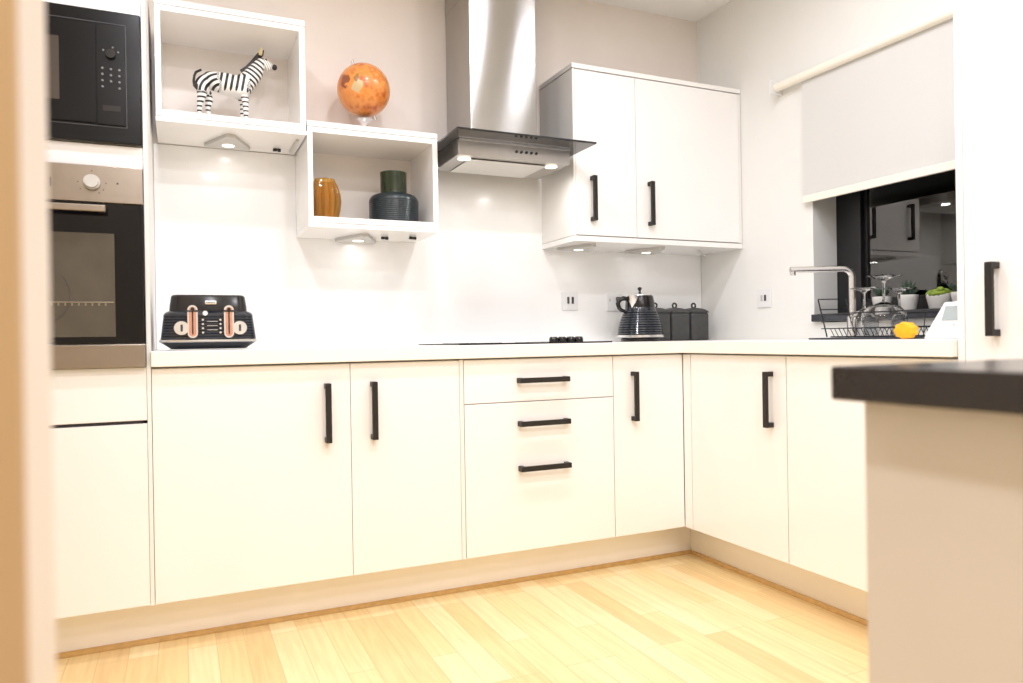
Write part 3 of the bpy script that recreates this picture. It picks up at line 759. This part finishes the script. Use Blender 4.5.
zm.transform(Matrix.Translation((0, 0, -min(v.co.z for v in zm.vertices)+.0005)))
zm.materials.append(M['zebra'])
zo = bpy.data.objects.new('body', zm); C.objects.link(zo); zo.parent = t
def zp(x, y, z): return (ZX+x, ZY+y, ZZ+z)
er = bmesh.new(); 
def ear(y, lean, bm): tube([zp(.088, y, .282), zp(.090+lean, y*1.25, .297), zp(.0925+lean*1.6, y*1.35, .313)], [.0062, .0068, .0015], 8, bm)
e1 = bmesh.new(); ear(-.012, .0, e1); obj('ear', e1, 'zebra_cream', t, smooth=True, label='cream ear nearest the viewer')
e2 = bmesh.new(); ear(.012, .007, e2); obj('ear', e2, 'zebra_dark', t, smooth=True, label='dark ear on the far side')
mz = bmesh.new(); sphere(zp(.1405, 0, .247), .0105, mz, (.9, 1.05, 1.0), 16, 12); obj('muzzle', mz, 'zebra_dark', t, smooth=True)
for sy in (-1, 1):
    ey = bmesh.new(); sphere(zp(.108, sy*.0195, .266), .0034, ey, u=10, v=8); obj('eye', ey, 'black_gloss', t, smooth=True)
mn = bmesh.new()
mp_ = [(.018, .219), (.037, .234), (.054, .254), (.070, .276), (.083, .293)]
prism([(ZX+a-.002, ZZ+b+.002) for a, b in mp_]+[(ZX+a+.006, ZZ+b-.010) for a, b in mp_[::-1]], 'Y', ZY-.004, ZY+.004, .001, mn)
obj('mane', mn, 'zebra_dark', t)
tl = bmesh.new(); tube([zp(-.118, 0, .203), zp(-.136, -.006, .190), zp(-.142, -.014, .172), zp(-.144, -.022, .152), zp(-.138, -.030, .134), zp(-.134, -.032, .118)], [.004, .0045, .0045, .005, .009, .002], 8, tl)
obj('tail', tl, 'zebra_dark', t, smooth=True)

# ------------------------------------------------------------------ roller blind
t = thing('roller_blind', 'pale grey roller blind half lowered over the window', 'blind', (.555, -.6, 1.51))
rl = bmesh.new(); disc((.553, -.58, 2.045), .019, 'Y', 1.20, 32, rl); obj('roller', rl, 'blind_trim', t, smooth=40)
bk = bmesh.new(); box(.515, XW-.0005, .0225, .0265, 2.015, 2.078, .001, bk); box(XW-.004, XW-.0005, .0265, .045, 2.015, 2.078, .001, bk)
obj('bracket', bk, 'plastic_white', t)
fbm = bmesh.new(); n = 40
ys0, ys1 = -1.170, -.112
box(.5665, .568, ys0, ys1, 1.53, 2.05, 0, fbm)
obj('fabric', fbm, 'blind', t)
obj('hem_bar', box(.561, .573, ys0-.0, ys1, 1.505, 1.536, .003), 'blind_trim', t)

# ------------------------------------------------------------------ tap
t = thing('kitchen_tap', 'chrome swan-neck kitchen tap between the dish rack and the window', 'tap', (.5, -.414, WT1))
tb = bmesh.new(); pts = [(.5, -.414, WT1+.001), (.5, -.414, 1.16)]
e = Vector((.295, -.300, 1.194)); s0 = Vector((.5, -.414, 1.194)); dr_ = (e-s0); L_ = dr_.length; dr_.normalize()
for i in range(1, 8):
    a = PI/2*i/7; pts.append((s0.x+dr_.x*.034*(1-math.cos(a)), s0.y+dr_.y*.034*(1-math.cos(a)), 1.16+.034*math.sin(a)))
pts.append(tuple(e))
tube(pts, .0125, 14, tb); obj('spout', tb, 'chrome', t, smooth=True)
obj('base_collar', lathe([(.027, .0005), (.027, .006), (.022, .010), (.0215, .085), (.015, .090), (0, .09)], (.5, -.414, WT1), 28), 'chrome', t, smooth=30)
nz = bmesh.new(); disc((e.x+.008, e.y-.006, 1.183), .010, 'Z', .022, 16, nz); obj('nozzle', nz, 'chrome', t, smooth=30)
lv = bmesh.new(); tube([(.515, -.405, WT1+.06), (.555, -.385, WT1+.075), (.57, -.376, WT1+.10)], [.008, .006, .005], 10, lv); obj('lever', lv, 'chrome', t, smooth=True)

# ------------------------------------------------------------------ dish rack with glasses
o = obj('drip_tray', box(.20, .478, -.985, -.475, WT1+.0005, WT1+.0065, .003), 'tray', None, (.3, -.73, WT1)); tag(o, 'flat dark navy drip tray under the wire dish rack', 'tray')
t = thing('dish_rack', 'black wire dish rack on the navy tray, holding upturned glasses', 'dish rack', (.3, -.73, WT1+.0065))
rz = WT1+.0095; ra, rb_, rc, rd = .250, .475, -.955, -.505
wr_ = bmesh.new()
def rect(x0, x1, y0, y1, z, r, bm): tube([(x0, y0, z), (x1, y0, z), (x1, y1, z), (x0, y1, z)], r, 6, bm, closed=True)
rect(ra+.015, rb_-.015, rc+.015, rd-.015, rz, .0025, wr_)
for i in range(22):
    y = rc+.03+i*(rd-rc-.06)/21
    tube([(ra-.004, y, rz+.030), (ra+.015, y, rz+.001), (rb_-.015, y, rz+.001), (rb_+.004, y, rz+.030)], .0014, 5, wr_)
obj('base_grid', wr_, 'wire', t)
rr = bmesh.new()
rect(ra-.004, rb_+.004, rc-.004, rd+.010, rz+.030, .0022, rr)
rect(ra-.010, rb_+.010, rc-.010, rd+.020, rz+.082, .0026, rr)
for x, y in ((ra, rc), (rb_, rc), (rb_, (rc+rd)/2), (ra+.08, rc), (rb_-.08, rc), (rb_, rc+.1), (rb_, rd-.1)):
    sx = -1 if x == ra else (1 if x == rb_ else 0); sy = -1 if y == rc else 0
    tube([(x, y, rz), (x+sx*.010, y+sy*.010, rz+.082)], .0018, 5, rr)
obj('side_rails', rr, 'wire', t)
ed = bmesh.new()
for z, sp in ((.138, .022), (.100, .017), (.055, .010)):
    tube([(ra-.006*z/.138, rd+sp, rz+z), (ra+.115, rd+sp*.3, rz+z+.002)], .0022, 6, ed)
tube([(ra+.012, rd-.0, rz), (ra-.006, rd+.022, rz+.138)], .0026, 6, ed); tube([(ra+.130, rd-.02, rz), (ra+.115, rd+.006, rz+.140)], .0026, 6, ed)
obj('end_frame', ed, 'wire', t, label='taller wire end frame nearest the tap')

def wine(label, x, y, z, s, rb, hb, hs, rf):
    """upturned stem glass: rim down at z, bowl, stem, foot on top"""
    t = thing('wine_glass', label, 'glass', (x, y, z), 'upturned glasses in the dish rack')
    th = .0022
    outp = [(rb*.80, 0), (rb*.93, hb*.2), (rb, hb*.45), (rb*.93, hb*.70), (rb*.68, hb*.88), (rb*.32, hb*.97), (.0065, hb*1.03)]
    inn = [(.003, hb*.975), (rb*.30, hb*.95), (rb*.66-th, hb*.86), (rb*.93-th, hb*.69), (rb-th, hb*.45), (rb*.93-th, hb*.2), (rb*.80-th, 0)]
    bw = bmesh.new(); lathe([(0, hb*.975)]+inn+outp+[(0, hb*1.03)], (x, y, z), 36, bw, cap=False)
    obj('bowl', bw, 'wine', t, smooth=60)
    stp = [(.0062, hb*1.031), (.0042, hb*1.12), (.004, hb+hs*.7), (.006, hb+hs*.80), (rf*.28, hb+hs*.88), (rf*.6, hb+hs*.955), (rf, hb+hs), (rf, hb+hs+.002), (0, hb+hs+.0015)]
    obj('stem', lathe(stp, (x, y, z), 32), 'wine', t, smooth=60)
    return t
gz = rz+.0035
wine('large balloon wine glass upside down in the middle of the dish rack', .330, -.690, gz, 1, .074, .113, .091, .056)
wine('wine glass upside down at the tap end of the dish rack', .376, -.571, gz, 1, .048, .096, .074, .046)
wine('smaller wine glass upside down at the back of the dish rack, before the succulent', .436, -.668, gz, 1, .0275, .085, .078, .039)

# ------------------------------------------------------------------ plants on the sill
SZ = 1.025
def pot(label, x, y, r, h, plant, name='potted_plant'):
    t = thing(name, label, 'plant', (x, y, SZ), 'small potted plants on the window sill')
    obj('pot', lathe([(r*.72, .0005), (r*.78, .004), (r*.98, h*.75), (r, h*.78), (r, h), (r*.88, h), (r*.86, h*.88), (0, h*.88)], (x, y, SZ), 32), 'pot', t, smooth=35)
    obj('soil', lathe([(r*.85, h*.885), (r*.5, h*.92), (0, h*.93)], (x, y, SZ), 20), 'soil', t, smooth=True)
    lf = bmesh.new()
    if plant == 'aloe':
        for ring, (n_, ln, el) in enumerate(((9, .045, 35), (8, .055, 58), (5, .058, 78))):
            for i in range(n_):
                a = 2*PI*i/n_+ring*.4; e_ = math.radians(el+random.uniform(-7, 7)); b0 = Vector((x, y, SZ+h*.9))
                d_ = Vector((math.cos(a)*math.cos(e_), math.sin(a)*math.cos(e_), math.sin(e_)))
                tube([b0+d_*.004, b0+d_*ln*.4, b0+d_*ln*.75+Vector((0, 0, .003)), b0+d_*ln+Vector((0, 0, .007))], [.005, .0058, .0035, .0006], 6, lf)
    elif plant == 'moss':
        for i in range(60):
            a = random.uniform(0, 2*PI); q_ = r*.95*math.sqrt(random.random()); hh = h*.95+(.020*(1-(q_/r)**2))*random.uniform(.7, 1.1)
            sphere((x+q_*math.cos(a), y+q_*math.sin(a), SZ+hh), random.uniform(.006, .010), lf, u=8, v=6)
    else:
        for i in range(16):
            a = 2*PI*i/16+random.uniform(-.2, .2); e_ = math.radians(random.uniform(35, 80)); b0 = Vector((x, y, SZ+h*.9)); ln = random.uniform(.035, .06)
            d_ = Vector((math.cos(a)*math.cos(e_), math.sin(a)*math.cos(e_), math.sin(e_)))
            tube([b0, b0+d_*ln*.5, b0+d_*ln*.8, b0+d_*ln], [.002, .008, .006, .001], 6, lf)
    obj('leaves', lf, 'moss' if plant == 'moss' else 'aloe', t, smooth=True)
pot('white pot behind the large wine glass, nearest the tap', .650, -.425, .036, .060, 'leafy')
pot('white pot with a spiky dark green succulent on the sill', .650, -.540, .036, .060, 'aloe')
pot('wide white pot with bright green mossy plant on the sill', .650, -.668, .044, .056, 'moss')
pot('pot with dark leafy plant at the sill end, beside the larder cabinet', .650, -.752, .034, .058, 'leafy')

# ------------------------------------------------------------------ scrubber and display on the worktop edge
sc_ = bmesh.new(); cx, cy, cz = .012, -1.016, WT1+.0262
n = 36; secs = []
for j, (yy, k_) in enumerate(((-.014, .55), (-.012, .84), (-.006, 1), (.006, 1), (.012, .84), (.014, .55))):
    secs.append([(cx+yy, cy+(.035*k_*(1+.07*math.cos(9*a)))*math.cos(a), cz+(.0245*k_*(1+.06*math.cos(9*a)))*math.sin(a)*.98) for a in [2*PI*i/n for i in range(n)]])
o = obj('scrubber', loft(secs), 'orange', None, (cx, cy, WT1), smooth=40); tag(o, 'round orange-yellow scalloped scrubber lying at the worktop edge before the dish rack', 'scrubber')
t = thing('desk_display', 'white wedge-shaped desk display with grey screen beside the larder cabinet', 'display', (.07, -1.1, WT1))
A = Vector((.03, -1.045, WT1+.0005)); 
# leaning slab: front face towards the room (-X), tilted back
def slab(y0, y1, d0, h, bm, x0=.045, th=.012, lean=.55, inset=0.0):
    z0 = WT1+.0008; nx, nz_ = -math.cos(lean), math.sin(lean); ux, uz = math.sin(lean), math.cos(lean)
    pts = []
    for s_ in (d0, h):
        for w_ in (inset, -th): pts.append((x0+ux*s_+nx*w_, z0+uz*s_+nz_*w_+.0))
    P = [pts[0], pts[2], pts[3], pts[1]]
    return prism(P, 'Y', y0, y1, .0, bm)
bd = bmesh.new()
zb = WT1+.0008
prism([(.040, zb), (.040, zb+.010), (.083, zb+.104), (.093, zb+.104), (.112, zb)], 'Y', -1.162, -1.050, .003, bd)
for v_ in bd.verts: v_.co.y -= (v_.co.z-zb)*.32*(1 if v_.co.y > -1.10 else 0)
obj('body', bd, 'plastic_white', t)
def onface(z, off): return .040+(z-.010)/.094*.043-off
sb_ = bmesh.new()
prism([(onface(.052, .0015), zb+.052), (onface(.092, .0015), zb+.092), (onface(.092, -.002), zb+.092), (onface(.052, -.002), zb+.052)], 'Y', -1.157, -1.092, 0, sb_)
obj('screen', sb_, 'screen', t, label='pale grey screen')
bt = bmesh.new()
for y in (-1.15, -1.135): prism([(onface(.038, .001), zb+.036), (onface(.041, .001), zb+.041), (onface(.041, -.001), zb+.041), (onface(.036, -.001), zb+.036)], 'Y', y, y+.008, 0, bt)
obj('keys', bt, 'plastic_grey', t)

# ------------------------------------------------------------------ island in the foreground
t = thing('kitchen_island', 'cream island unit with thick dark worktop in the right foreground', 'island', (-.8, -2.6, 0))
ix0, iy1 = -1.190, -1.832
obj('dark_worktop', box(ix0, -.30, -3.4, iy1, .860, .900, .003), 'dark_top', t, label='dark brown worktop slab')
obj('side_panel', box(ix0+.035, ix0+.053, -3.38, iy1-.018, .001, .859, .001), 'island', t)
obj('end_panel', box(ix0+.0535, -.34, iy1-.036, iy1-.018, .001, .859, .001), 'island', t)
obj('carcass', box(ix0+.0535, -.34, -3.38, iy1-.0365, .08, .859, 0), 'carcass', t)

# ------------------------------------------------------------------ lights: ceiling downlights, added fill behind the camera, hood and under-cabinet lamps
def area(name, loc, size, power, col=(1, .93, .84), rot=(0, 0, 0), spread=PI):
    l = bpy.data.lights.new(name, 'AREA'); l.shape = 'DISK'; l.size = size; l.energy = power; l.color = col; l.spread = spread
    o = bpy.data.objects.new(name, l); C.objects.link(o); o.location = loc; o.rotation_euler = rot
    return o
WARM = (.92, .928, 1)
for i, (x, y, p) in enumerate(((-1.95, -.6, 6.5), (-1.2, -.6, 6.5), (-.44, -.6, 6), (-.10, -.6, 2), (-1.95, -1.5, 8.5), (-1.2, -1.5, 8.5), (-.46, -1.5, 8), (-1.9, -2.6, 13), (-1.0, -2.8, 13), (-1.6, -4.0, 12), (-.6, -4.0, 12))):  # lamps behind the camera are added as unseen frontal fill
    area('ceiling_light_and_fill', (x, y, ZC-.012), .13, p, WARM)
for x in (HC-.21, HC+.175): area('hood_light', (x, .235, 1.648), .04, .8, (1, .97, .93))
for x, y, z in ((-1.716, .495, 1.6865), (-1.222, .525, 1.3505), (-.21, .485, 1.345), (.165, .485, 1.345)):
    area('cabinet_lamp', (x, y, z), .035, .08, (1, .98, .95))

w = bpy.data.worlds.new('night'); bpy.context.scene.world = w; w.use_nodes = True
w.node_tree.nodes['Background'].inputs['Color'].default_value = (.012, .014, .02, 1); w.node_tree.nodes['Background'].inputs['Strength'].default_value = .5

# ------------------------------------------------------------------ camera
yaw, pitch, roll, f = 0.42519, -0.0024, -0.01585, 733.1
F = Vector((math.sin(yaw)*math.cos(pitch), math.cos(yaw)*math.cos(pitch), math.sin(pitch)))
Rr = Vector((math.cos(yaw), -math.sin(yaw), 0)); U = Rr.cross(F)
r_ = Rr*math.cos(roll)+U*math.sin(roll); u_ = -Rr*math.sin(roll)+U*math.cos(roll)
cam = bpy.data.cameras.new('camera'); co = bpy.data.objects.new('camera', cam); C.objects.link(co)
mw = Matrix((r_, u_, -F)).transposed().to_4x4(); mw.translation = Vector((-1.8955, -2.4714, .93743)); co.matrix_world = mw
cam.sensor_fit = 'HORIZONTAL'; cam.sensor_width = 36; cam.lens = f/1023*36; cam.clip_start = .02
cam.dof.use_dof = True; cam.dof.focus_distance = 2.9; cam.dof.aperture_fstop = 2.8
sc = bpy.context.scene; sc.camera = co
sc.view_settings.view_transform = 'Standard'; sc.view_settings.look = 'None'; sc.view_settings.gamma = 1; sc.view_settings.use_curve_mapping = False
sc.view_settings.exposure = 0.24
sc.cycles.use_denoising = True; sc.cycles.max_bounces = 10; sc.cycles.diffuse_bounces = 6; sc.cycles.transmission_bounces = 10; sc.cycles.sample_clamp_indirect = 6
sc.cycles.caustics_reflective = False; sc.cycles.caustics_refractive = False
